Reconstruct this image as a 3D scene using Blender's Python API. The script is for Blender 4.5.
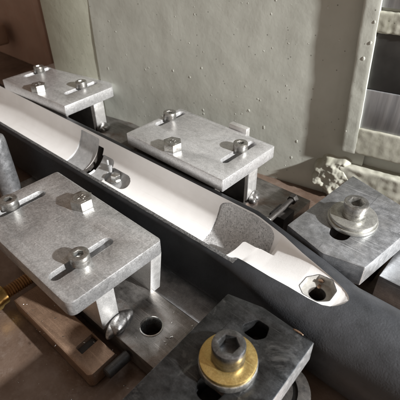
import bpy, bmesh, math, random
import numpy as np
from mathutils import Vector, Matrix, noise

random.seed(7)
S = 0.001            # everything below is written in millimetres
ZO = 56.0            # plate tops are z = 0 in the drawing, the machine table is 56 mm lower
scene = bpy.context.scene
col = scene.collection
for o in list(bpy.data.objects):
    bpy.data.objects.remove(o)

# ------------------------------------------------------------------ camera
pitch, yaw, roll = 0.651, 0.7302, -0.0144
fw = Vector((-math.sin(yaw) * math.cos(pitch), math.cos(yaw) * math.cos(pitch), -math.sin(pitch)))
rt = Vector((math.cos(yaw), math.sin(yaw), 0))
up = rt.cross(fw)
rt2 = math.cos(roll) * rt + math.sin(roll) * up
up2 = -math.sin(roll) * rt + math.cos(roll) * up
cd = bpy.data.cameras.new('camera')
cd.sensor_width = 36
cd.lens = 415 / 400 * 36
cd.clip_start = 0.01
cd.clip_end = 20
cd.dof.use_dof = True
cd.dof.focus_distance = 0.262
cd.dof.aperture_fstop = 24
cam = bpy.data.objects.new('camera', cd)
m = Matrix.Identity(4)
for i, v in enumerate((rt2, up2, -fw)):
    for j in range(3):
        m[j][i] = v[j]
m.translation = Vector((0, 0, (160 + ZO) * S))
cam.matrix_world = m
col.objects.link(cam)
scene.camera = cam

# ------------------------------------------------------------------ light
w = bpy.data.worlds.new('World')
scene.world = w
w.use_nodes = True
bg = w.node_tree.nodes['Background']
bg.inputs['Color'].default_value = (1.0, 0.78, 0.62, 1)
bg.inputs['Strength'].default_value = 0.26

def area(name, loc, target, size, power, color, sy=None):
    l = bpy.data.lights.new(name, 'AREA')
    l.energy = power
    l.color = color
    l.size = size
    if sy:
        l.shape = 'RECTANGLE'
        l.size_y = sy
    o = bpy.data.objects.new(name, l)
    col.objects.link(o)
    o.location = Vector(loc) * S
    o.rotation_euler = (Vector(target) * S - Vector(loc) * S).to_track_quat('-Z', 'Y').to_euler()
    return o

area('work_lamp', (700, 300, 480), (-120, 180, 50), 0.028, 24, (1.0, 0.985, 0.965))
area('shop_window', (900, 1100, 1500), (-120, 160, 0), 1.1, 10, (0.74, 0.87, 1.0), 0.8)

vs = scene.view_settings
vs.view_transform = 'Standard'
vs.look = 'None'
vs.exposure = 0.0
vs.gamma = 1
vs.use_curve_mapping = False
scene.render.engine = 'CYCLES'

# ------------------------------------------------------------------ materials
class NT:
    def __init__(self, name):
        self.m = bpy.data.materials.new(name)
        self.m.use_nodes = True
        self.t = self.m.node_tree
        self.b = self.t.nodes['Principled BSDF']
        tc = self.n('ShaderNodeTexCoord').outputs['Object']
        oi = self.n('ShaderNodeObjectInfo').outputs['Random']
        va = self.n('ShaderNodeVectorMath', operation='MULTIPLY_ADD')
        self.l(oi, va.inputs[0])
        va.inputs[1].default_value = (3.1, 1.7, .9)
        self.l(tc, va.inputs[2])
        self.co = va.outputs[0]

    def n(self, t, **kw):
        x = self.t.nodes.new(t)
        for k, v in kw.items():
            if hasattr(x, k) and k not in x.inputs:
                setattr(x, k, v)
            else:
                x.inputs[k].default_value = v
        return x

    def l(self, a, b):
        self.t.links.new(a, b)

    def noise(self, scale, detail=4, rough=0.6, stretch=None, dist=0):
        x = self.n('ShaderNodeTexNoise')
        x.inputs['Scale'].default_value = scale
        x.inputs['Detail'].default_value = detail
        x.inputs['Roughness'].default_value = rough
        x.inputs['Distortion'].default_value = dist
        src = self.co
        if stretch:
            mp = self.n('ShaderNodeMapping')
            mp.inputs['Scale'].default_value = stretch
            self.l(self.co, mp.inputs['Vector'])
            src = mp.outputs['Vector']
        self.l(src, x.inputs['Vector'])
        return x.outputs['Fac']

    def voro(self, scale, out='Distance', feature='F1', rnd=1.0):
        x = self.n('ShaderNodeTexVoronoi', feature=feature)
        x.inputs['Scale'].default_value = scale
        x.inputs['Randomness'].default_value = rnd
        self.l(self.co, x.inputs['Vector'])
        return x.outputs[out]

    def ramp(self, fac, stops):
        r = self.n('ShaderNodeValToRGB')
        e = r.color_ramp.elements
        while len(e) < len(stops):
            e.new(0.5)
        for q, (p, c) in zip(e, stops):
            q.position = p
            q.color = c if len(c) == 4 else (*c, 1)
        self.l(fac, r.inputs['Fac'])
        return r.outputs['Color']

    def mix(self, fac, a, b, mode='MIX'):
        x = self.n('ShaderNodeMix', data_type='RGBA', blend_type=mode)
        for k, v in ((0, fac), (6, a), (7, b)):
            if isinstance(v, (float, int)):
                x.inputs[k].default_value = v
            elif isinstance(v, tuple):
                x.inputs[k].default_value = (*v, 1)
            else:
                self.l(v, x.inputs[k])
        return x.outputs[2]

    def bump(self, h, strength, dist, prev=None):
        x = self.n('ShaderNodeBump')
        x.inputs['Strength'].default_value = strength
        x.inputs['Distance'].default_value = dist
        self.l(h, x.inputs['Height'])
        if prev is not None:
            self.l(prev, x.inputs['Normal'])
        self.l(x.outputs['Normal'], self.b.inputs['Normal'])
        return x.outputs['Normal']

    def set(self, **kw):
        for k, v in kw.items():
            k = k.replace('_', ' ')
            i = self.b.inputs[k]
            if isinstance(v, tuple):
                i.default_value = (*v, 1)
            elif isinstance(v, (int, float)):
                i.default_value = v
            else:
                self.l(v, i)
        return self

g = lambda v: (v, v, v)
M = {}

def metal(name, dark, light, metallic=0.85, r0=0.3, r1=0.55, sc=120, scr=(40, 900, 900), bump=0.25, spots=0.0, spot_col=(.1, .09, .08), fine=2200, smudge=0.0):
    k = NT(name)
    big = k.noise(sc, 6, 0.65)
    fi = k.noise(fine, 2, 0.5)
    st = k.noise(1.0, 5, 0.7, stretch=scr)
    f1 = k.mix(0.35, big, st)
    c = k.ramp(f1, [(0.32, dark), (0.66, light)])
    c = k.mix(0.35, c, k.ramp(fi, [(0.3, g(.2)), (0.7, g(1))]), 'MULTIPLY')
    sc1 = k.noise(1.0, 3, .6, stretch=(30, 1500, 1500), dist=.4)
    c = k.mix(k.ramp(sc1, [(.64, g(0)), (.70, g(.55))]), c, tuple(min(1, q * 1.5) for q in light))
    sc2 = k.noise(1.0, 3, .6, stretch=(1300, 45, 1300), dist=.6)
    c = k.mix(k.ramp(sc2, [(.66, g(0)), (.71, g(.5))]), c, tuple(q * .6 for q in dark))
    if smudge:
        c = k.mix(smudge, c, k.ramp(k.noise(38, 7, .72, dist=.8), [(.36, g(.35)), (.50, g(.85)), (.62, g(1.0))]), 'MULTIPLY')
    if spots:
        sp = k.ramp(k.noise(sc * 0.45, 5, 0.7, dist=0.6), [(0.60 - 0.12 * spots, g(0)), (0.75, g(1))])
        c = k.mix(sp, c, spot_col)
    k.set(Base_Color=c, Metallic=metallic)
    k.set(Roughness=k.ramp(k.noise(sc * 2, 4, 0.7), [(0.3, g(r0)), (0.7, g(r1))]))
    nb = k.bump(st, bump, 0.00012)
    k.bump(fi, bump * 0.9, 0.00008, nb)
    M[name] = k.m
    return k.m

metal('cast_aluminium', (.54, .545, .55), (.80, .805, .81), 0.75, .30, .5, 420, (700, 45, 700), .5, spots=.3, spot_col=(.36, .355, .34), fine=1500, smudge=.45)
metal('pale_aluminium', (.66, .665, .675), (.90, .905, .915), 0.65, .30, .5, 380, (45, 700, 700), .5, spots=.25, spot_col=(.45, .45, .44), fine=1300, smudge=.35)
metal('sawn_aluminium', (.72, .72, .71), (.93, .93, .92), 0.7, .28, .48, 150, (60, 900, 900), .35)
metal('bright_steel', (.45, .45, .44), (.75, .75, .73), 0.95, .18, .38, 250, (600, 600, 600), .15)
metal('screw_steel', (.28, .28, .27), (.60, .59, .56), 0.9, .25, .48, 260, (500, 500, 500), .2, spots=.4, spot_col=(.16, .13, .10))
metal('scuffed_steel', (.02, .021, .022), (.11, .113, .117), 0.85, .22, .45, 90, (160, 420, 400), .45, spots=.3, spot_col=(.27, .275, .28))
metal('lit_end_steel', (.42, .43, .44), (.70, .71, .72), 0.75, .3, .5, 150, (60, 900, 900), .35)  # lit copy of the strap steel, for the ends that face the lamp
metal('grey_steel', (.22, .23, .24), (.52, .53, .55), 0.75, .3, .55, 90, (300, 260, 300), .4, spots=.3, spot_col=(.50, .50, .50))
metal('base_steel', (.14, .13, .12), (.42, .40, .38), 0.85, .3, .55, 80, (90, 500, 500), .35, spots=.5, spot_col=(.16, .10, .07))
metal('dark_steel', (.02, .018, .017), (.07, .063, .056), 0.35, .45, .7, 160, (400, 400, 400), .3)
metal('black_screw', (.09, .09, .09), (.30, .30, .30), 0.9, .24, .42, 200, (300, 300, 300), .2)
metal('weld_metal', (.16, .155, .15), (.55, .54, .53), 0.9, .25, .5, 300, (900, 900, 900), .4)
metal('brass', (.66, .46, .16), (.80, .60, .25), 0.9, .26, .4, 400, (300, 300, 900), .15)
metal('pale_washer', (.40, .40, .37), (.68, .68, .64), 0.75, .24, .42, 150, (300, 300, 900), .25, spots=.2, spot_col=(.36, .34, .26))
metal('rusty_rod', (.20, .09, .035), (.42, .24, .09), 0.5, .4, .65, 300, (400, 400, 400), .5)
metal('brown_bar', (.24, .15, .10), (.44, .30, .21), 0.65, .32, .52, 60, (20, 700, 700), .25, spots=.2, spot_col=(.16, .09, .055))

k = NT('black_coating')
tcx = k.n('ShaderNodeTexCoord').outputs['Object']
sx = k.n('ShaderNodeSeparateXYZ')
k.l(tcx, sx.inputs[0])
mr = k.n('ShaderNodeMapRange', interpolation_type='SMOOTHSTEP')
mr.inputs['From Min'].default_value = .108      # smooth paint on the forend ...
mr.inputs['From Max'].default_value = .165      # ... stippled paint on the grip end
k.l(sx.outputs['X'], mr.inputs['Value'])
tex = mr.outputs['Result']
f = k.noise(1300, 3, 0.6)
v = k.voro(1300, feature='SMOOTH_F1')
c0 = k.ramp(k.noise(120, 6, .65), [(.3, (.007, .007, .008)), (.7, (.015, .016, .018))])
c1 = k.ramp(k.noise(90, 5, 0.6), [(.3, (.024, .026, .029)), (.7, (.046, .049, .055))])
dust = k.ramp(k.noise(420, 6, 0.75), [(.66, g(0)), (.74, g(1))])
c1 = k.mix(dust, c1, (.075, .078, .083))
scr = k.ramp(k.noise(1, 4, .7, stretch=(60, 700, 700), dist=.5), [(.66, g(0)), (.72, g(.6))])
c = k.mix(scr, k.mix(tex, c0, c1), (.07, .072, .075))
k.set(Base_Color=c, Metallic=0.0, Roughness=k.ramp(f, [(.3, g(.32)), (.7, g(.52))]))
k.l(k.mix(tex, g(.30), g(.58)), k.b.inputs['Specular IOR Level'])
pit = k.ramp(k.voro(330), [(.10, g(0)), (.24, g(1))])
nb = k.bump(k.mix(tex, g(.5), v), 0.22, 0.0003)
nb = k.bump(k.mix(tex, g(.5), pit), .14, .0003, nb)
k.bump(f, 0.16, 0.0003, nb)
M['black'] = k.m

k = NT('worn_edge')
f = k.noise(900, 4, 0.6)
k.set(Base_Color=k.ramp(f, [(.36, g(.05)), (.68, g(.17))]), Roughness=.55)
k.bump(f, .6, .0003)
M['worn'] = k.m

k = NT('white_paint')
c = k.ramp(k.noise(45, 5, 0.6), [(.3, (.75, .74, .73)), (.7, (.83, .825, .82))])
c = k.mix(k.ramp(k.noise(260, 6, .75), [(.67, g(0)), (.78, g(.6))]), c, (.60, .57, .54))
c = k.mix(k.ramp(k.noise(1, 5, .7, stretch=(14, 420, 420), dist=.3), [(.58, g(0)), (.72, g(.35))]), c, (.66, .64, .62))
c = k.mix(k.ramp(k.noise(30, 7, .75, dist=1.), [(.56, g(0)), (.74, g(.4))]), c, (.68, .66, .63))
k.set(Base_Color=c, Roughness=k.ramp(k.noise(150, 3), [(.3, g(.38)), (.7, g(.55))]))
k.bump(k.noise(1100, 3, .6), .2, .0002)
M['white'] = k.m

k = NT('bare_filler')
f = k.noise(700, 4, .7)
c = k.ramp(f, [(.30, g(.27)), (.55, g(.50)), (.75, g(.64))])
pit = k.voro(620)
c = k.mix(k.ramp(pit, [(.10, g(1)), (.17, g(0))]), c, g(.06))
hi = k.ramp(k.voro(300), [(.07, g(1)), (.11, g(0))])
c = k.mix(hi, c, g(.75))
k.set(Base_Color=c, Roughness=.42, Metallic=.15)
nb = k.bump(f, .6, .0003)
k.bump(k.ramp(pit, [(.1, g(0)), (.24, g(1))]), .5, .0004, nb)
M['filler'] = k.m

k = NT('smooth_filler')
c = k.ramp(k.noise(160, 6, .7), [(.3, (.30, .305, .31)), (.7, (.50, .505, .51))])
k.set(Base_Color=c, Roughness=.42, Metallic=.2)
k.bump(k.noise(900, 3), .3, .0003)
M['smooth_filler'] = k.m

k = NT('bare_pocket')
c = k.ramp(k.noise(140, 5, .7), [(.3, (.30, .295, .28)), (.7, (.58, .57, .54))])
k.set(Base_Color=c, Roughness=.35, Metallic=.3)
k.bump(k.noise(700, 3), .2, .0003)
M['pocket'] = k.m

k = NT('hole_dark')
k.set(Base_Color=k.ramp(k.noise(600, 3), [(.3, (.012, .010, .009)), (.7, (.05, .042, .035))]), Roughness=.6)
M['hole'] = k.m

def paint(name, c0, c1, stain, bump):
    k = NT(name)
    c = k.ramp(k.noise(14, 6, .65), [(.3, c0), (.7, c1)])
    c = k.mix(k.ramp(k.noise(60, 8, .75), [(.52, g(0)), (.75, g(.55))]), c, stain)
    c = k.mix(k.ramp(k.voro(140), [(.05, g(.8)), (.09, g(0))]), c, (.14, .14, .12))
    c = k.mix(k.ramp(k.noise(1, 6, .7, stretch=(90, 90, 9)), [(.55, g(0)), (.75, g(.45))]), c, stain)
    k.set(Base_Color=c, Roughness=k.ramp(k.noise(120, 4), [(.3, g(.45)), (.7, g(.75))]))
    nb = k.bump(k.noise(45, 4, .55), bump, .0022)
    k.bump(k.noise(520, 4, .6), bump * .6, .0004, nb)
    M[name] = k.m

paint('machine_paint', (.43, .445, .40), (.53, .545, .495), (.40, .405, .36), .2)
paint('green_paint', (.40, .41, .33), (.50, .51, .43), (.33, .33, .25), .3)
paint('rough_paint', (.30, .30, .245), (.47, .47, .41), (.20, .205, .13), .22)
paint('post_paint', (.40, .415, .37), (.52, .535, .485), (.22, .225, .18), .25)
paint('brown_panel', (.40, .27, .21), (.54, .38, .31), (.46, .25, .18), .3)
paint('tan_box', (.30, .20, .15), (.42, .29, .22), (.22, .15, .1), .3)

k = NT('pane_grey')
st = k.noise(1, 4, .6, stretch=(260, 260, 14))
k.set(Base_Color=k.ramp(st, [(.3, (.26, .27, .29)), (.7, (.46, .47, .49))]), Roughness=.4, Metallic=.4)
k.bump(st, .2, .0005)
M['pane_grey'] = k.m
k = NT('pane_dark')
k.set(Base_Color=k.ramp(k.noise(60, 5), [(.3, (.035, .036, .036)), (.7, (.075, .076, .075))]), Roughness=.35)
M['pane_dark'] = k.m

k = NT('table_top')
n1 = k.noise(22, 7, .7)
c = k.ramp(n1, [(.28, (.085, .055, .040)), (.5, (.16, .110, .082)), (.72, (.24, .18, .145))])
c = k.mix(k.ramp(k.noise(160, 7, .75), [(.5, g(0)), (.72, g(.6))]), c, (.27, .22, .19))
k.set(Base_Color=c, Roughness=k.ramp(k.noise(90, 4), [(.3, g(.3)), (.7, g(.55))]), Metallic=.35)
k.bump(k.noise(700, 4), .35, .0004)
M['table'] = k.m

# ------------------------------------------------------------------ helpers
def finish(name, me, mat, parent, smooth=40):
    if mat:
        me.materials.append(M[mat])
    me.shade_smooth()
    me.set_sharp_from_angle(angle=math.radians(smooth))
    o = bpy.data.objects.new(name, me)
    col.objects.link(o)
    if parent:
        o.parent = parent
    return o

def thing(name, label, cat, loc, group=None, rz=0):
    o = bpy.data.objects.new(name, None)
    o.empty_display_size = .01
    col.objects.link(o)
    o.location = (loc[0] * S, loc[1] * S, (loc[2] + ZO) * S)
    o.rotation_euler = (0, 0, rz)
    o['label'] = label
    o['category'] = cat
    if group:
        o['group'] = group
    o['org'] = 0
    del o['org']
    ORG[o.name] = Vector(loc)
    return o

ORG = {}

def structure(o):
    o['kind'] = 'structure'
    return o

def org_of(p):
    while p is not None:
        if p.name in ORG:
            return ORG[p.name]
        p = p.parent
    return Vector((0, 0, -ZO))

def bm_obj(name, bm, mat, parent, smooth=40):
    """bm in drawing millimetres; coordinates become local to the thing's own origin"""
    og = org_of(parent)
    for v in bm.verts:
        v.co = (v.co - og) * S
    me = bpy.data.meshes.new(name)
    bmesh.ops.recalc_face_normals(bm, faces=bm.faces)
    bm.to_mesh(me)
    bm.free()
    return finish(name, me, mat, parent, smooth)

def box(x0, x1, y0, y1, z0, z1, bev=0.5, seg=2, bm=None):
    b = bmesh.new()
    bmesh.ops.create_cube(b, size=1)
    for v in b.verts:
        v.co = Vector(((x0 + x1) / 2 + v.co.x * (x1 - x0), (y0 + y1) / 2 + v.co.y * (y1 - y0), (z0 + z1) / 2 + v.co.z * (z1 - z0)))
    if bev:
        bmesh.ops.bevel(b, geom=list(b.edges), offset=bev, segments=seg, affect='EDGES', profile=.5)
    return b

def merge(*bms):
    out = bms[0]
    for b in bms[1:]:
        me = bpy.data.meshes.new('t')
        b.to_mesh(me)
        b.free()
        out.from_mesh(me)
        bpy.data.meshes.remove(me)
    return out

def circle(cx, cy, r, n=40, rot=0):
    return [(cx + r * math.cos(rot + 2 * math.pi * i / n), cy + r * math.sin(rot + 2 * math.pi * i / n)) for i in range(n)]

def stadium(cx, y0, y1, r, n=10):
    """slot along y with total ends y0..y1"""
    p = []
    for i in range(n + 1):
        a = math.pi * i / n
        p.append((cx + r * math.cos(a), y1 - r + r * math.sin(a)))
    for i in range(n + 1):
        a = math.pi + math.pi * i / n
        p.append((cx + r * math.cos(a), y0 + r + r * math.sin(a)))
    return p

def round_poly(pts, radii, n=6):
    out = []
    N = len(pts)
    for i in range(N):
        p0, p1, p2 = Vector(pts[i - 1]), Vector(pts[i]), Vector(pts[(i + 1) % N])
        r = radii[i] if isinstance(radii, (list, tuple)) else radii
        if r <= 0:
            out.append(tuple(p1))
            continue
        a, b = (p0 - p1).normalized(), (p2 - p1).normalized()
        for j in range(n + 1):
            t = j / n
            q = (p1 + a * r) * (1 - t) ** 2 + p1 * 2 * t * (1 - t) + (p1 + b * r) * t ** 2
            out.append((q.x, q.y))
    return out

def prism(outer, holes, z0, z1, bev=0.5):
    """outline with holes, extruded z0..z1, edges bevelled; returns a bmesh"""
    cu = bpy.data.curves.new('t', 'CURVE')
    cu.dimensions = '2D'
    cu.fill_mode = 'BOTH'

    def area2(p):
        return sum(p[i - 1][0] * p[i][1] - p[i][0] * p[i - 1][1] for i in range(len(p)))
    for i, p in enumerate([outer] + list(holes)):
        a = area2(p)
        if (a < 0) == (i == 0):
            p = p[::-1]
        s = cu.splines.new('POLY')
        s.points.add(len(p) - 1)
        for q, c in zip(s.points, p):
            q.co = (c[0], c[1], 0, 1)
        s.use_cyclic_u = True
    cu.extrude = max((z1 - z0) / 2 - bev, .001)
    cu.bevel_depth = bev
    cu.bevel_resolution = 1
    cu.offset = -bev
    o = bpy.data.objects.new('t', cu)
    col.objects.link(o)
    dg = bpy.context.evaluated_depsgraph_get()
    me = bpy.data.meshes.new_from_object(o.evaluated_get(dg))
    bpy.data.objects.remove(o)
    bpy.data.curves.remove(cu)
    b = bmesh.new()
    b.from_mesh(me)
    bpy.data.meshes.remove(me)
    bmesh.ops.remove_doubles(b, verts=b.verts, dist=.002)
    for v in b.verts:
        v.co.z += (z0 + z1) / 2
    return b

def lathe(prof, n=48, c=(0, 0, 0), axis='z', cap=True):
    b = bmesh.new()
    rings = []
    for r, h in prof:
        ring = []
        for i in range(n):
            a = 2 * math.pi * i / n
            p = (r * math.cos(a), r * math.sin(a), h)
            if axis == 'y':
                p = (p[0], p[2], p[1])
            elif axis == 'x':
                p = (p[2], p[0], p[1])
            ring.append(b.verts.new((p[0] + c[0], p[1] + c[1], p[2] + c[2])))
        rings.append(ring)
    for a, d in zip(rings, rings[1:]):
        for i in range(n):
            b.faces.new((a[i], a[(i + 1) % n], d[(i + 1) % n], d[i]))
    if cap:
        b.faces.new(rings[0][::-1])
        b.faces.new(rings[-1])
    return b

def blob(c, r, amp=.3, sc=.12, sub=3, rot=0, seed=0):
    b = bmesh.new()
    bmesh.ops.create_icosphere(b, subdivisions=sub, radius=1)
    R_ = Matrix.Rotation(rot, 3, 'Z')
    for v in b.verts:
        d = 1 + amp * noise.noise(Vector(v.co) * (1 / sc * .25) + Vector((seed * 7.3, seed, 0)))
        q = Vector((v.co.x * r[0] * d, v.co.y * r[1] * d, v.co.z * r[2] * d))
        v.co = R_ @ q + Vector(c)
    return b

def hexpts(cx, cy, af, rot=0):
    return circle(cx, cy, af / math.sqrt(3), 6, rot)

def hex_bolt(parent, x, y, z, af=13, h=6, rot=.2, mat='screw_steel', tilt=None):
    """hex head standing on z"""
    hd = prism(hexpts(x, y, af, rot), [], z, z + h, .45)
    o = bm_obj('hex_bolt', merge(hd, lathe([(af * .40, z + h - .1), (af * .40, z + h + .12), (af * .36, z + h + .12)], 32, (x, y, 0))), mat, parent)
    # raised grade marks on the head
    mk = merge(box(x - 2.6, x + 2.6, y - .35, y + .35, z + h + .05, z + h + .45, .1, 1), box(x - .4, x + .4, y - 2.8, y - .9, z + h + .05, z + h + .4, .1, 1),
               box(x - 1.6, x - .9, y + .9, y + 2.6, z + h + .05, z + h + .4, .1, 1), box(x + .9, x + 1.6, y + .9, y + 2.6, z + h + .05, z + h + .4, .1, 1))
    bm_obj('head_mark', mk, mat, o)
    return o

def cap_screw(parent, x, y, z, d, h, key, mat='screw_steel', rot=.3, deep=None, name='cap_screw'):
    deep = deep or h * .6
    b = prism(circle(x, y, d / 2, 48), [hexpts(x, y, key, rot)], z + h - deep, z + h, min(.7, d * .05))
    low = lathe([(d / 2 * .97, z), (d / 2 * 1.0, z + .3), (d / 2 * 1.0, z + h - deep + d * .06), (d * .2, z + h - deep + d * .06)], 48, (x, y, 0))
    o = bm_obj(name, merge(b, low), mat, parent)
    bm_obj('socket', lathe([(key * .62, z + h - deep + .25), (key * .30, z + h - deep - .0 + .3), (.2, z + h - deep + .3)], 24, (x, y, 0)), 'hole', o)
    return o

# ------------------------------------------------------------------ setting: table and machine
def sheet(x0, x1, y0, y1, z, n=1):
    b = bmesh.new()
    vs_ = [b.verts.new((x, y, z)) for x, y in ((x0, y0), (x1, y0), (x1, y1), (x0, y1))]
    b.faces.new(vs_)
    return b

t = structure(bm_obj('machine_table', box(-900, 400, -300, 420, -80, -56, 1), 'table', None))

TH = math.radians(11)
WX, WY = -60, 300
wall = thing('machine_casting', 'grey-green painted machine casting with lumpy paint behind the clamps', 'machine', (WX, WY, -56), rz=TH)
ORG[wall.name] = Vector((0, 0, -56))      # local drawing frame: x along the wall, -y towards the camera

def grid_wall(u0, u1, z0, z1, step, fn):
    b = bmesh.new()
    nu, nz = int((u1 - u0) / step), int((z1 - z0) / step)
    V = [[b.verts.new((u0 + (u1 - u0) * i / nu, fn(u0 + (u1 - u0) * i / nu, z0 + (z1 - z0) * j / nz), z0 + (z1 - z0) * j / nz)) for i in range(nu + 1)] for j in range(nz + 1)]
    for j in range(nz):
        for i in range(nu):
            b.faces.new((V[j][i], V[j][i + 1], V[j + 1][i + 1], V[j + 1][i]))
    return b

def wfn(u, z):
    p = Vector((u * .012, 0, z * .012))
    d = .5 * noise.noise(p) + .22 * noise.noise(p * 5)
    return -d

bm_obj('casting_wall', grid_wall(-298, -30, -56, 330, 3.0, wfn), 'machine_paint', wall, 60)
# column at the left end, a little proud
bm_obj('column', box(-364, -296, .35, 30, -56, 330, 1.2, 3), 'green_paint', wall)
# the raised flange that throws its shadow along the wall
def lump(bm, amp, sc, seed=0, cuts=0):
    for v in bm.verts:
        v.co += Vector((noise.noise(v.co * sc + Vector((seed, 0, 0))), noise.noise(v.co * sc + Vector((0, seed + 5, 0))), noise.noise(v.co * sc + Vector((0, 9, seed))))) * amp
    return bm

def lumpy_box(x0, x1, y0, y1, z0, z1, bev, amp, sc, seed, step=3.0):
    b = box(x0, x1, y0, y1, z0, z1, 0)
    for ax, L in ((0, x1 - x0), (1, y1 - y0), (2, z1 - z0)):
        n = int(L / step)
        for i in range(1, n):
            co = [0, 0, 0]
            co[ax] = (x0, y0, z0)[ax] + L * i / n
            no = [0, 0, 0]
            no[ax] = 1
            bmesh.ops.bisect_plane(b, geom=list(b.verts) + list(b.edges) + list(b.faces), plane_co=co, plane_no=no)
    # round the edges by pulling vertices in towards a rounded box
    for v in b.verts:
        q = Vector((min(max(v.co.x, x0 + bev), x1 - bev), min(max(v.co.y, y0 + bev), y1 - bev), min(max(v.co.z, z0 + bev), z1 - bev)))
        d = v.co - q
        if d.length > bev:
            v.co = q + d.normalized() * bev
    return lump(b, amp, sc, seed)

fb = lumpy_box(-51, -40, -5.6, 22, -9, 330, .8, .25, .11, 1, 1.3)
for v in fb.verts:
    v.co.x += 2.8 - .06 * min(v.co.z, 140)
bm_obj('flange', fb, 'post_paint', wall, 50)
# recess to the right of the flange
bm_obj('recess_back', box(-45, 130, 6, 12, -30, 330, 0), 'rough_paint', wall)
bm_obj('dark_pane', box(-47, 120, -2.6, 4, 43, 82, .5), 'pane_dark', wall)
bm_obj('grey_pane', box(-44, 120, -3.6, 4, 12, 42.5, .8), 'pane_grey', wall)
bm_obj('upper_pane', box(-47, 120, -2.6, 4, 96, 180, .8), 'pane_grey', wall)
bm_obj('crossbar', lumpy_box(-46, 120, -4.6, 5, 81, 94, 1.2, .5, .3, 3, 1.0), 'rough_paint', wall, 60)
bm_obj('sill', lumpy_box(-42, 120, -5.3, 12, -8.5, 13, 1.0, .3, .2, 4, 1.0), 'rough_paint', wall, 60)
bm_obj('lower_ledge', lumpy_box(-47, 120, -6.5, 12, -52, -21, 2.0, .7, .2, 6, 1.2), 'rough_paint', wall, 60)
bm_obj('lower_back', box(-46, 120, 4, 10, -56, -2, 0), 'machine_paint', wall)
# clots of paint
rr = random.Random(5)
def crust(u, z):
    q = math.hypot((u + 50) / 17, (z + 36) / 19) + .35 * noise.noise(Vector((u * .13, 3, z * .13)))
    e = min(1, max(0, (1.05 - q) / .3))
    p = Vector((u * .11, 2.2, z * .11))
    d = (1 + noise.noise(p)) * 4 + (1 + noise.noise(p * 2.2)) * 2.6 + noise.noise(p * 5) * .8
    return 2 - e * (6.0 + .5 * d)
bm_obj('paint_crust', grid_wall(-74, -30, -56, -8, .6, crust), 'rough_paint', wall, 70)
cl = []
for i in range(170):
    u = -54 - rr.random() ** 1.3 * 240
    z = -50 + rr.random() * 170
    r = (.22 + rr.random() ** 3 * .8)
    cl.append(blob((u, wfn(u, z), z), (r * 1.15, r * .2, r * (1.1 + rr.random() * .6)), .5, .25, 2, 0, i))
for i in range(4):
    u = -50 + rr.random() * 10
    z = rr.random() * 110
    r = .5 + rr.random() * .8
    cl.append(blob((u, -5.6, z), (r, r * .3, r * 1.3), .3, .3, 2, 0, i))
o = bm_obj('paint_nibs', merge(*cl), 'machine_paint', wall, 80)
o['kind'] = 'stuff'

# far background beyond the column
bk = structure(bm_obj('back_panel', merge(box(-1300, -438, 300, 312, -56, 500, 1), box(-545, -530, 290, 301, -56, 500, 3), box(-478, -468, 293, 301, -56, 500, 3)), 'brown_panel', None))

o = bm_obj('lit_table_sheet', box(-330, -88, 109, 186, -55.9, -54.7, .2), 'grey_steel', None)  # added pale sheet, paints the table as lit beside the base plate
o['label'] = 'thin pale grey sheet painting the lit strip of table under the stock'
o['category'] = 'painted light'

# ------------------------------------------------------------------ rifle stock
YC = 157.5
def lerp_tab(tab):
    xs = np.array([a for a, b in tab], float)
    ys = np.array([b for a, b in tab], float)
    return lambda x: np.interp(x, xs, ys)

yb_f = lerp_tab([(-600, 178.5), (-113, 178.5), (-108, 177.8), (-86, 172.3), (-71, 167), (-57, 163.0), (-47, 160), (-41, 157.8), (-38, 156), (-36, 154), (-35.2, 152)])
yf_f = lerp_tab([(-600, 136.5), (-99.5, 136.5), (-97.5, 138.6), (-95.5, 139.4), (-92, 139.6), (-75, 139.4), (-63.6, 140.2), (-52, 140.6), (-44.5, 141.6), (-40.5, 143.4), (-38, 145.8), (-36, 149), (-35.2, 152)])
dep_f = lerp_tab([(-600, 25.5), (-94.5, 25.5), (-93, 24.0), (-88.5, 10.2), (-86, 8.8), (-75, 6.2), (-62, 3.2), (-52, 1.9), (-42, 1.3), (-38, .9), (-35.2, .1)])
# outer section: rounded rectangle, top z=-10
of_f = lerp_tab([(-600, 131), (-97, 131), (-85, 130.3), (-40, 127), (80, 125)])
ob_f = lerp_tab([(-600, 183), (-112, 183), (-70, 180), (-37, 178), (80, 177)])
rf_f = lerp_tab([(-600, 1.3), (-112, 1.3), (-96, 4.5), (-80, 9), (-60, 16), (-40, 23), (-20, 26), (80, 26)])
rb_f = lerp_tab([(-600, 1.6), (-112, 1.6), (-86, 9), (-60, 16), (-37, 25.5), (80, 26)])
ZT = -10.0
ZB = -54.5

def ztop(x, y):
    of, ob, rf, rb = of_f(x), ob_f(x), rf_f(x), rb_f(x)
    if y < of + rf:
        d = min(rf, of + rf - y)
        return ZT - rf + math.sqrt(max(rf * rf - d * d, 0))
    if y > ob - rb:
        d = min(rb, y - (ob - rb))
        return ZT - rb + math.sqrt(max(rb * rb - d * d, 0))
    return ZT

stock = thing('rifle_stock', 'long black textured gun stock with white-painted inlet held between the clamps', 'gun stock', (-220, 157, -55))

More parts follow.
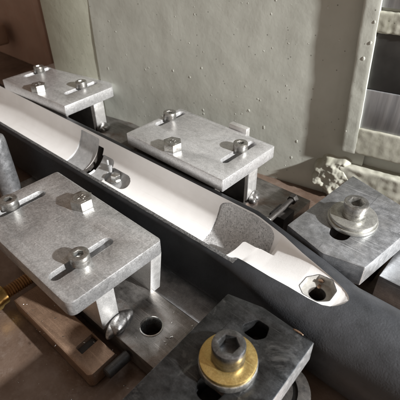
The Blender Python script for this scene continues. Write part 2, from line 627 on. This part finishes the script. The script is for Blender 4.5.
# outer shell: front and back halves as strips from the inlet edge to the underside
def half(xs, side):
    b = bmesh.new()
    rows = []
    for x in xs:
        edge = float(yf_f(x) if side < 0 else yb_f(x)) if x < -35.2 else 152.0
        of, ob, rf, rb = float(of_f(x)), float(ob_f(x)), float(rf_f(x)), float(rb_f(x))
        pts = []
        if side < 0:
            y_end, r, sg = of, rf, -1
        else:
            y_end, r, sg = ob, rb, 1
        # top strip from edge to the start of side in even angle steps
        start = y_end - sg * r       # where the fillet begins
        a0 = 0.0
        if sg * (edge - start) > 0:  # edge already on the fillet
            a0 = math.asin(min(1, sg * (edge - start) / r))
            tops = [(edge, ZT - r + r * math.cos(a0))] * 4
        else:
            tops = [(edge + (start - edge) * j / 4, ZT) for j in range(4)]
        pts += tops
        for j in range(17):
            a = a0 + (math.pi / 2 - a0) * j / 16
            pts.append((start + sg * r * math.sin(a), ZT - r + r * math.cos(a)))
        zz = ZT - r
        rbm = 9.0
        for j in range(1, 5):
            pts.append((y_end - sg * .6 * j / 4, zz + (ZB + rbm - zz) * j / 4))
        for j in range(1, 7):
            a = math.pi / 2 * j / 6
            pts.append((y_end - sg * (.6 + rbm * (1 - math.cos(a))), ZB + rbm - rbm * math.sin(a)))
        pts.append((154, ZB))
        rows.append([b.verts.new((x, y, z)) for y, z in pts])
    for r0, r1 in zip(rows, rows[1:]):
        for i in range(len(r0) - 1):
            b.faces.new((r0[i], r1[i], r1[i + 1], r0[i + 1]))
    b.verts.ensure_lookup_table()
    return b, rows

xs = np.concatenate([np.arange(-560, -120, 5), np.arange(-120, -30, .8), np.arange(-30, 70, 4)])
h1, _ = half(xs, -1)
h2, _ = half(xs, 1)
bmo = merge(h1, h2)
bmesh.ops.remove_doubles(bmo, verts=bmo.verts, dist=.01)
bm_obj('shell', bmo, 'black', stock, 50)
# worn lip along the front rim, slightly proud of the shell
b = bmesh.new()
rows = []
for x in np.arange(-420, -95, 1.5):
    x = float(x)
    yf = float(yf_f(x))
    q = .35 * noise.noise(Vector((x * .2, 0, 0)))
    rows.append([b.verts.new((x, y, z)) for y, z in ((134.2 + q, ZT - .05), (134.4 + q, ZT + .18), (yf + .15, ZT + .18), (yf + .3, ZT - 1.0))])
for r0, r1 in zip(rows, rows[1:]):
    for i in range(3):
        b.faces.new((r0[i], r1[i], r1[i + 1], r0[i + 1]))
bm_obj('worn_rim', b, 'worn', stock, 50)

# inlet: fine grid; machined areas are snapped to their outlines, sunk and split off as parts
CELL = .55
X = np.concatenate([np.arange(-560, -312, 4), np.arange(-312, -216, CELL), np.arange(-216, -150, 2.2), np.arange(-150, -35.3, CELL), [-35.22]])
NP = 121
PH = np.linspace(-90, 90, NP)
RS = 23.0                                    # mm per radian of section angle
XX, PP = np.meshgrid(X, np.radians(PH), indexing='ij')
SS = PP * RS

def sd_box(x, s, cx, cs, hx, hs, r):
    qx, qs = np.abs(x - cx) - (hx - r), np.abs(s - cs) - (hs - r)
    return np.hypot(np.maximum(qx, 0), np.maximum(qs, 0)) + np.minimum(np.maximum(qx, qs), 0) - r

D2R = math.radians
def f_g1(x, s):
    return sd_box(x + .9 * np.sin(s * .12), s, -288.5, 6, 13, 27.5, 1.5)
def f_groove(x, s):
    return sd_box(x, s, -271.8, 2, 3.6, 25.5, 1.0)
def f_g2(x, s):
    return sd_box(x + .06 * s, s, -259.3, -2.5, 8.6, 25, 3.5)
def f_port(x, s):
    a = sd_box(x, s, -129.3, -1, 11.3, 34.0, 5)
    c = sd_box(x, s, -115, 21.0, 21.5, 14.0, 6)
    kk = 3.0
    h = np.clip(.5 + .5 * (c - a) / kk, 0, 1)
    return c * (1 - h) + a * h - kk * h * (1 - h)
def f_plat(x, s):
    return sd_box(x, s, -89.5, -32, 20.5, 40, 2.0)
def f_slot(x, s):
    return sd_box(x, s, -240.5, 9.5, 14.5, 7.4, 7)
def plan(x, s):
    # plan position on the inlet for the tip pocket
    p = s / RS
    y = (yb_f(x) + yf_f(x)) / 2 + (yb_f(x) - yf_f(x)) / 2 * np.sin(p)
    return x, y
def f_pocket(x, s):
    x, y = plan(x, s)
    dx, dy = np.abs(x + 51.8), np.abs(y - 151.0)
    return np.maximum(np.maximum(dx - 8.6, dy - 8.6), (dx + dy) * .7071 - 8.9)
def f_hole(x, s):
    x, y = plan(x, s)
    return np.hypot((x + 51.6) * .95, y - 151.4) - 4.0

REG = [  # name, sdf, sink, material, slope width
    ('machined_band', f_g1, .9, 'smooth_filler'),
    ('machined_seat', f_g2, 1.4, 'smooth_filler'),
    ('lug_groove', f_groove, 6.0, 'hole'),
    ('machined_port', f_port, 1.2, 'filler'),
    ('tang_platform', f_plat, 0, 'white'),
    ('screw_recess', f_slot, 3.4, 'smooth_filler'),
    ('tip_pocket', f_pocket, 5.5, 'pocket'),
    ('bolt_hole', f_hole, 15.0, 'hole'),
]
for it in range(2):
    for nm, fn, sink, mt in REG:
        d = fn(XX, SS)
        e = 1e-3
        gx = (fn(XX + e, SS) - d) / e
        gs = (fn(XX, SS + e) - d) / e
        g2 = np.maximum(gx * gx + gs * gs, 1e-6)
        near = np.abs(d) < .36 * np.sqrt(g2)
        near[:, 0] = False
        near[:, -1] = False
        near &= np.sqrt(g2) < 3
        XX = np.where(near, XX - d * gx / g2, XX)
        SS = np.where(near, SS - d * gs / g2, SS)
SS = np.clip(SS, -math.pi / 2 * RS, math.pi / 2 * RS)
PP = SS / RS
yf_, yb_ = yf_f(XX), yb_f(XX)
hw = (yb_ - yf_) / 2
YY = (yb_ + yf_) / 2 + hw * np.sin(PP)
zf = np.vectorize(ztop)(XX, yf_)
zb = np.vectorize(ztop)(XX, yb_)
tt = (np.sin(PP) + 1) / 2
plat = (f_plat(XX, SS) < .02) & (XX < -86)
ZZ = zf * (1 - tt) + zb * tt - np.where(plat, np.minimum(dep_f(XX), 8.8 + .2 * (-86 - XX)), dep_f(XX)) * np.cos(PP)
for nm, fn, sink, mt in REG:
    d = fn(XX, SS)
    ins = (d < -.12) & ~plat
    if nm in ('tip_pocket', 'bolt_hole', 'tang_platform'):
        pass
    else:
        YY = YY + np.where(ins, sink * np.sin(PP), 0)
        ZZ = ZZ - np.where(ins, sink * np.cos(PP), 0)
nx, ns = XX.shape
Xc = (XX[:-1, :-1] + XX[1:, :-1] + XX[:-1, 1:] + XX[1:, 1:]) / 4
Sc = (SS[:-1, :-1] + SS[1:, :-1] + SS[:-1, 1:] + SS[1:, 1:]) / 4
reg = np.full(Xc.shape, -1)
for i, (nm, fn, sink, mt) in enumerate(REG):
    reg[fn(Xc, Sc) < 0] = -1 if nm == 'tang_platform' else i
og = ORG[stock.name]
P = np.stack([(XX - og.x) * S, (YY - og.y) * S, (ZZ - og.z) * S], -1).reshape(-1, 3)
idx = np.arange(nx * ns).reshape(nx, ns)
Q = np.stack([idx[:-1, :-1], idx[:-1, 1:], idx[1:, 1:], idx[1:, :-1]], -1)
Q = Q[:, :, ::-1]
parts = {}
for i in range(-1, len(REG)):
    q = Q[reg == i]
    if len(q) == 0 or (i >= 0 and REG[i][0] in ('tip_pocket', 'bolt_hole')):
        continue
    u, inv_ = np.unique(q, return_inverse=True)
    me = bpy.data.meshes.new('inlet')
    me.from_pydata(P[u].tolist(), [], inv_.reshape(-1, 4).tolist())
    me.update()
    nm, mt = ('white_inlet', 'white') if i < 0 else (REG[i][0], REG[i][3])
    parts[nm] = finish(nm, me, mt, stock, 42)
parts['white_inlet']['label'] = 'white painted half-round barrel channel'
# octagonal pocket at the tip: wall, floor and bolt hole
def surf(x, y):
    yf, yb = float(yf_f(x)), float(yb_f(x))
    sn = max(-1, min(1, (y - (yf + yb) / 2) / ((yb - yf) / 2)))
    t_ = (sn + 1) / 2
    return ztop(x, yf) * (1 - t_) + ztop(x, yb) * t_ - float(dep_f(x)) * math.sqrt(max(0, 1 - sn * sn))
kx, kk_ = 8.72, 8.98 / .7071 - 8.72
oct_ = [(kx, -kk_), (kx, kk_), (kk_, kx), (-kk_, kx), (-kx, kk_), (-kx, -kk_), (-kk_, -kx), (kk_, -kx)]
oct_ = round_poly(oct_, .9, 4)
dense = []
for i in range(len(oct_)):
    p, q = Vector(oct_[i]), Vector(oct_[(i + 1) % len(oct_)])
    nn = max(1, int((q - p).length / .8))
    for j in range(nn):
        dense.append(tuple(p + (q - p) * j / nn))
b = bmesh.new()
loops = [[], [], [], []]
for x, y in dense:
    X_, Y_ = -51.8 + x, 151.0 + y
    a_ = math.atan2(y, x)
    zt = surf(X_, Y_) + .06
    for k_, (px_, py_, pz_) in enumerate(((X_, Y_, zt), (X_ - x * .02, Y_ - y * .02, zt - .5), (X_ - x * .07, Y_ - y * .07, -16.2), (-51.4 + 4.6 * math.cos(a_), 151.0 + 4.6 * math.sin(a_), -16.6))):
        loops[k_].append(b.verts.new((px_, py_, pz_)))
for l0, l1 in zip(loops, loops[1:]):
    for i in range(len(l0)):
        j = (i + 1) % len(l0)
        b.faces.new((l0[i], l0[j], l1[j], l1[i]))
bm_obj('tip_pocket', b, 'pocket', stock, 35)
b = bmesh.new()
l0, l1 = [], []
for x, y in dense:                      # thin bare line round the pocket
    l0.append(b.verts.new((-51.8 + x * .985, 151.0 + y * .985, surf(-51.8 + x, 151 + y) + .02)))
    x2, y2 = -51.8 + x * 1.035, 151.0 + y * 1.035
    l1.append(b.verts.new((x2, y2, surf(x2, y2) + .12)))
for i in range(len(l0)):
    j = (i + 1) % len(l0)
    b.faces.new((l0[i], l0[j], l1[j], l1[i]))
bm_obj('pocket_edge', b, 'worn', stock, 35)
bm_obj('bolt_hole', lathe([(4.75, -16.5), (4.4, -17.1), (4.3, -32), (.2, -32)], 40, (-51.4, 151.0, 0), cap=False), 'hole', stock)
# bolt lying in the screw recess and nibs in the pocket
b = prism(hexpts(-243.5, 167.5, 7.5, .3), [], -37, -30.5, .5)
bm_obj('screw_nut', merge(b, lathe([(5.2, -37), (5.2, -35.6), (4.4, -35.4)], 24, (-243.5, 167.5, 0))), 'bright_steel', stock)
bm_obj('lug_pin', merge(lathe([(1.0, -34), (1.0, -25), (.7, -24.5)], 16, (-258, 171.5, 0)), lathe([(1.9, -34), (1.9, -28.5), (1.2, -28)], 16, (-254, 170.5, 0))), 'smooth_filler', stock)
bm_obj('brass_fleck', merge(blob((-53.6, 158.4, -14.2), (1.6, .7, 1.3), .5, .2, 2, .1, 3), blob((-53, 156.2, -16.3), (1.0, 1.8, .3), .5, .2, 2, .2, 8), blob((-38.3, 156.6, -11.4), (.8, 2.6, .5), .4, .2, 2, .35, 5)), 'brown_bar', stock)

# ------------------------------------------------------------------ welded clamp blocks with top plates
def rot_pts(pts, c, a):
    ca, sa = math.cos(a), math.sin(a)
    return [(c[0] + (x - c[0]) * ca - (y - c[1]) * sa, c[1] + (x - c[0]) * sa + (y - c[1]) * ca) for x, y in pts]

def weld(parent, c, r, rot=0, seed=1):
    bs = []
    n = 3
    for i in range(n):
        t_ = (i - (n - 1) / 2) / ((n - 1) / 2)
        dx = -math.sin(rot) * t_ * r[1] * .34
        dy = math.cos(rot) * t_ * r[1] * .34
        k_ = 1 - .22 * t_ * t_
        bs.append(blob((c[0] + dx + .7 * noise.noise(Vector((i * 3.1, seed, 0))), c[1] + dy, c[2] - .5 * t_ * t_), (r[0] * k_, r[1] * .72, r[2] * k_), .3, .25, 3, rot + .5, seed + i))
    return bm_obj('weld', merge(*bs), 'weld_metal', parent, 80)

# front block
A = -.0162
cC = (-186, 84.4)
cl_front = thing('clamp_block', 'aluminium clamp block with big scuffed plate in front of the stock', 'clamp', (-186, 84, -56), 'clamp blocks along the stock')
L, W_ = 106.9, 62.3
outer = round_poly([(cC[0] - L / 2, cC[1] - W_ / 2), (cC[0] + L / 2, cC[1] - W_ / 2), (cC[0] + L / 2, cC[1] + W_ / 2), (cC[0] - L / 2, cC[1] + W_ / 2)], [4, 5, 3, 2.5])
holes = [stadium(-224.2, 63, 97, 3.5), stadium(-154.3, 56.5, 96.5, 3.5)]
bm_obj('top_plate', prism(rot_pts(outer, cC, A), holes, -10, 0, .55), 'cast_aluminium', cl_front)
bm_obj('rail', box(-236, -136.5, 69, 81, -40, -10.05, .5), 'sawn_aluminium', cl_front)
b = box(-236, -133.2, 106, 114.6, -44, -10.05, .5)
for v in b.verts:
    if v.co.z < -30 and v.co.x > -140:
        v.co.x -= 4.5
bm_obj('rail', b, 'sawn_aluminium', cl_front)
weld(cl_front, (-132.5, 77.5, -38.5), (4.6, 11, 4.6), -.12, 2)
hex_bolt(cl_front, -192.5, 104.4, 0, 12.8, 6.5, .42)
cap_screw(cl_front, -226, 74, 0.02, 11, 6.2, 4.6, rot=.2)
cap_screw(cl_front, -152.8, 74.3, 0.02, 11, 6.2, 4.6, rot=.5)
bm_obj('base_plate', prism(round_poly([(-244, 70), (-97, 71.5), (-96, 108), (-244, 108)], [1, 1, 1, 1]), [circle(-117.8, 88.6, 6.3, 36)], -53.5, -40, .5), 'base_steel', cl_front)
bm_obj('hole_liner', merge(lathe([(6.6, -41.5), (6.8, -39.75), (6.2, -39.6), (5.5, -41), (5.3, -46)], 36, (-117.8, 88.6, 0), cap=False), lathe([(6.3, -41.4), (6.3, -41.5)], 24, (-117.8, 88.6, 0), cap=False)), 'bright_steel', cl_front)
bm_obj('hole_bottom', lathe([(5.25, -45), (5.2, -53), (.2, -52.8)], 30, (-117.8, 88.6, 0), cap=False), 'hole', cl_front)

# rear blocks
def rear(c, L, W_, a, label, hexp, s1, s2, seed, notch=False):
    t = thing('clamp_block', label, 'clamp', (c[0], c[1], -56), 'clamp blocks along the stock')
    x0, x1, y0, y1 = c[0] - L / 2, c[0] + L / 2, c[1] - W_ / 2, c[1] + W_ / 2
    if notch:
        pts = [(x0, y0), (x1, y0), (x1, y1 - 6), (x1 - 9, y1), (x0, y1)]
        rad = [1.5, 1.2, 2.5, 2.5, 2]
    else:
        pts = [(x0, y0), (x1, y0), (x1, y1), (x0, y1)]
        rad = [1.2, 1.2, 1.5, 2]
    holes = [stadium(s1[0], s1[1] - 17, s1[1] + 16, 3.3), stadium(s2[0] + 1, s2[1] - 22, s2[1] + 17, 3.3)]
    bm_obj('top_plate', prism(rot_pts(round_poly(pts, rad), c, a), [rot_pts(h, c, a) for h in holes], -10, 0, .5), 'pale_aluminium', t)
    bm_obj('rail', box(x0 + 4, x1 - 3.5, y1 - 28, y1 - 16, -40, -10.05, .5), 'sawn_aluminium', t)
    bm_obj('rail', box(x0 + 4, x1 - 13, y0 + 6, y0 + 12, -40, -10.05, .5), 'base_steel', t)  # inner rail added so the gap under the plate goes dark
    bm_obj('void_shade_plate', box(x0 + 4, x1 - 4.5, y1 - 31, y1 - 28.05, -39.9, -10.1, .3), 'dark_steel', t)  # added near-black sheet painting the shade in the gap under the plate
    weld(t, (x1 - 1.5, y1 - 21, -37.8), (4.5, 8, 4.2), .2, seed)
    hex_bolt(t, hexp[0], hexp[1], 0, 12.8, 6.5, .3)
    cap_screw(t, s1[0], s1[1], .02, 11, 6.2, 4.6)
    cap_screw(t, s2[0], s2[1], .02, 11, 6.2, 4.6)
    bm_obj('base_plate', box(x0 - 4, x1 + 34, y0 + 4, y1 + 6, -53.5, -40, .5), 'base_steel', t)
    return t

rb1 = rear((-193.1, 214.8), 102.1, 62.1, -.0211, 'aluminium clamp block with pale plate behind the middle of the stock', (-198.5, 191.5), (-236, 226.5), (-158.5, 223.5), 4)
# packing piece behind the middle plate
bm_obj('packing_strip', box(-188, -170, 246.5, 252, -14, 3.5, .9), 'sawn_aluminium', rb1)
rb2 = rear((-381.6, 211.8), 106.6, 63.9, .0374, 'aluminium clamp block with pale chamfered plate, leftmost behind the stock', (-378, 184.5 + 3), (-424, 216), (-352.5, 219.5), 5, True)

# ------------------------------------------------------------------ strap clamps
def strap(name, label, outline, rad, holes, mat, ztop_, th, sx, sy, washer_r, wmat, wsteps, screw_d, screw_h, key, extra=None):
    t = thing(name, label, 'clamp', (sx, sy, -56), 'strap clamps bearing on the stock')
    pl = bm_obj('strap_plate', prism(round_poly(outline, rad), holes, ztop_ - th, ztop_, .6), mat, t)
    pl.data.materials.append(M['lit_end_steel'])
    for p_ in pl.data.polygons:          # lamp-facing ends get paler steel, their brightness painted in
        if p_.normal.x > .6 and p_.center.x > 15 * S:
            p_.material_index = 1
    z = ztop_ + .02
    for (r, h, mm) in wsteps:
        bm_obj('washer', prism(circle(sx, sy, r, 64), [circle(sx, sy, 6.2, 40)], z, z + h, .5), mm, t)
        z += h + .02
    cap_screw(t, sx, sy, z, screw_d, screw_h, key, 'black_screw' if wmat == 'brass' else 'screw_steel', .45, 7)
    return t

front = strap('strap_clamp', 'dark scuffed steel strap clamp with brass washer nearest the camera', [(-85.8, 116.8), (-66.5, 121.6), (-36.8, 120.2), (-35.0, 30), (-84, 30)], [.8, 1.5, .8, 1, 1],
              [round_poly(stadium(-59.6, 65, 99, 6.0), 0), round_poly([(-68, 106), (-64.5, 113.5), (-57.5, 113.6), (-55.5, 107.5), (-58.5, 103.2), (-65, 103)], 1.6)], 'scuffed_steel', -12, 14,
              -60.4, 84.6, 13, 'brass', [(13.4, 4.0, 'screw_steel'), (13.0, 2.2, 'brass')], 15, 10, 8)
bm_obj('riser', box(-84, -38, 32, 78, -55.5, -26.2, .8), 'dark_steel', front)
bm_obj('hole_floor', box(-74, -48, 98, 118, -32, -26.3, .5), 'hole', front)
bm_obj('burr', merge(blob((-45.5, 120.3, -11.9), (2.8, .6, .5), .5, .2, 2, 0, 3)), 'brown_bar', front)

rear_s = strap('strap_clamp', 'grey steel strap clamp with pale stepped washer behind the stock tip', [(-91.5, 184.5), (-63, 176.2), (-38.9, 181.2), (-29, 246), (-84.5, 263.5)], [.8, 1.5, .8, 1, 1],
               [stadium(-63, 192.5, 226, 6.0)], 'grey_steel', -12, 15,
               -62.5, 214.8, 15, 'pale', [(15.6, 2.6, 'pale_washer'), (14.6, 2.6, 'pale_washer')], 15, 10, 8)
bm_obj('riser', box(-80, -40, 218, 256, -55.5, -27.2, .8), 'dark_steel', rear_s)

# stepped block right of the rear strap
o = bm_obj('step_block', box(-34, 60, 199.5, 262, -55.5, -30, .6), 'grey_steel', None)
o['label'] = 'low grey steel step block right of the rear strap clamp'
o['category'] = 'block'

# ------------------------------------------------------------------ smaller things
bar = thing('slotted_bar', 'brown tarnished flat bar with a short slot lying under the front plate', 'bar', (-165, 57, -54))
bm_obj('bar_body', prism(round_poly([(-199, 47.6), (-123.5, 47.4), (-121.8, 49.5), (-122.4, 65.4), (-199, 66)], [.5, .8, .8, .8, .5]), [round_poly([(-142, 53.2), (-136, 53.2), (-136.6, 64.5), (-142.4, 64.5)], .5)], -55, -44, .6), 'brown_bar', bar)
bm_obj('slot_key', box(-141.6, -136.8, 53.6, 64, -54, -46.5, .3), 'dark_steel', bar)
o = bm_obj('set_screw', merge(lathe([(2.6, 55), (3.2, 55.6), (3.2, 69.9)], 20, (-117.8, 0, -46.5), 'y')), 'dark_steel', None)
o['label'] = 'dark set screw stub between the brown bar and the base plate'
o['category'] = 'screw'

rod = thing('threaded_rod', 'rusty threaded rod ending in a brass nut left of the brown bar', 'rod', (-208, 58, -54))
prof = []
for i in range(44):
    prof.append((3.6 if i % 2 else 4.2, 47 + i * .8))
bm_obj('rod', lathe(prof, 24, (-208, 0, -44), 'y'), 'rusty_rod', rod)
bm_obj('brass_nut', merge(lathe([(4, 34), (7.2, 35), (7.5, 41), (6.2, 43), (6.0, 46.5), (4.6, 47.5)], 36, (-208, 0, -44), 'y')), 'brass', rod)

o = bm_obj('steel_post', merge(lathe([(9, -55.5), (9, -3), (8.4, .2), (6.5, 1.8), (3, 2.4)], 48, (-320.5, 110, 0))), 'grey_steel', None)
o['label'] = 'round-topped steel post at the left edge beside the front plate'
o['category'] = 'post'

push = thing('pusher_screw', 'small dark pusher screw touching the stock behind its tip', 'screw', (-106, 205, -55))
bm_obj('spindle', lathe([(1.6, 184.0), (2.0, 185), (2.0, 216)], 20, (-106, 0, -17), 'y'), 'dark_steel', push)
b = prism(hexpts(0, 0, 6, .1), [], 0, 4.5, .4)
for v in b.verts:
    v.co = Vector((-106 + v.co.x, 214 + v.co.z, -17 + v.co.y))
bm_obj('screw_head', b, 'dark_steel', push)
bm_obj('bearing_tip', lathe([(2.4, 183.4), (2.6, 183.8), (2.6, 185.5), (1.8, 186)], 20, (-106, 0, -17), 'y'), 'bright_steel', push)
bm_obj('holder', box(-112, -100, 196, 210, -55.5, -19.8, .8), 'dark_steel', push)

o = bm_obj('round_foot', lathe([(20, -55.5), (20, -44), (19, -43), (13.5, -42.5), (13, -44), (3, -44)], 56, (-47, 104, 0)), 'dark_steel', None)
o['label'] = 'round steel foot half hidden under the front strap clamp'
o['category'] = 'foot'

o = bm_obj('tan_box', box(-672, -636, 270, 290, -28, 2, 4, 3), 'tan_box', None)
o['label'] = 'tan box in the dark recess at the far left'
o['category'] = 'box'

# swarf and grit lying on the table and plates
rr = random.Random(11)
cl = []
for i in range(150):
    if i < 110:
        x, y, z = -260 + rr.random() * 170, 20 + rr.random() * 50, -56
        if -202 < x < -119 and 45 < y < 68:
            z = -44
    else:
        x, y, z = -126 + rr.random() * 28, 74 + rr.random() * 32, -40
        if math.hypot(x + 117.8, y - 88.6) < 9:
            continue
    q = .15 + rr.random() ** 3 * .5
    cl.append(blob((x, y, z + q * .3), (q * (1 + rr.random()), q * .5, q * .4), .6, .2, 1, rr.random() * 6, i))
o = bm_obj('metal_chips', merge(*cl), 'bright_steel', None, 30)
o['kind'] = 'stuff'
o['label'] = 'fine metal chips and grit scattered over the table and base plate'
o['category'] = 'metal chips'
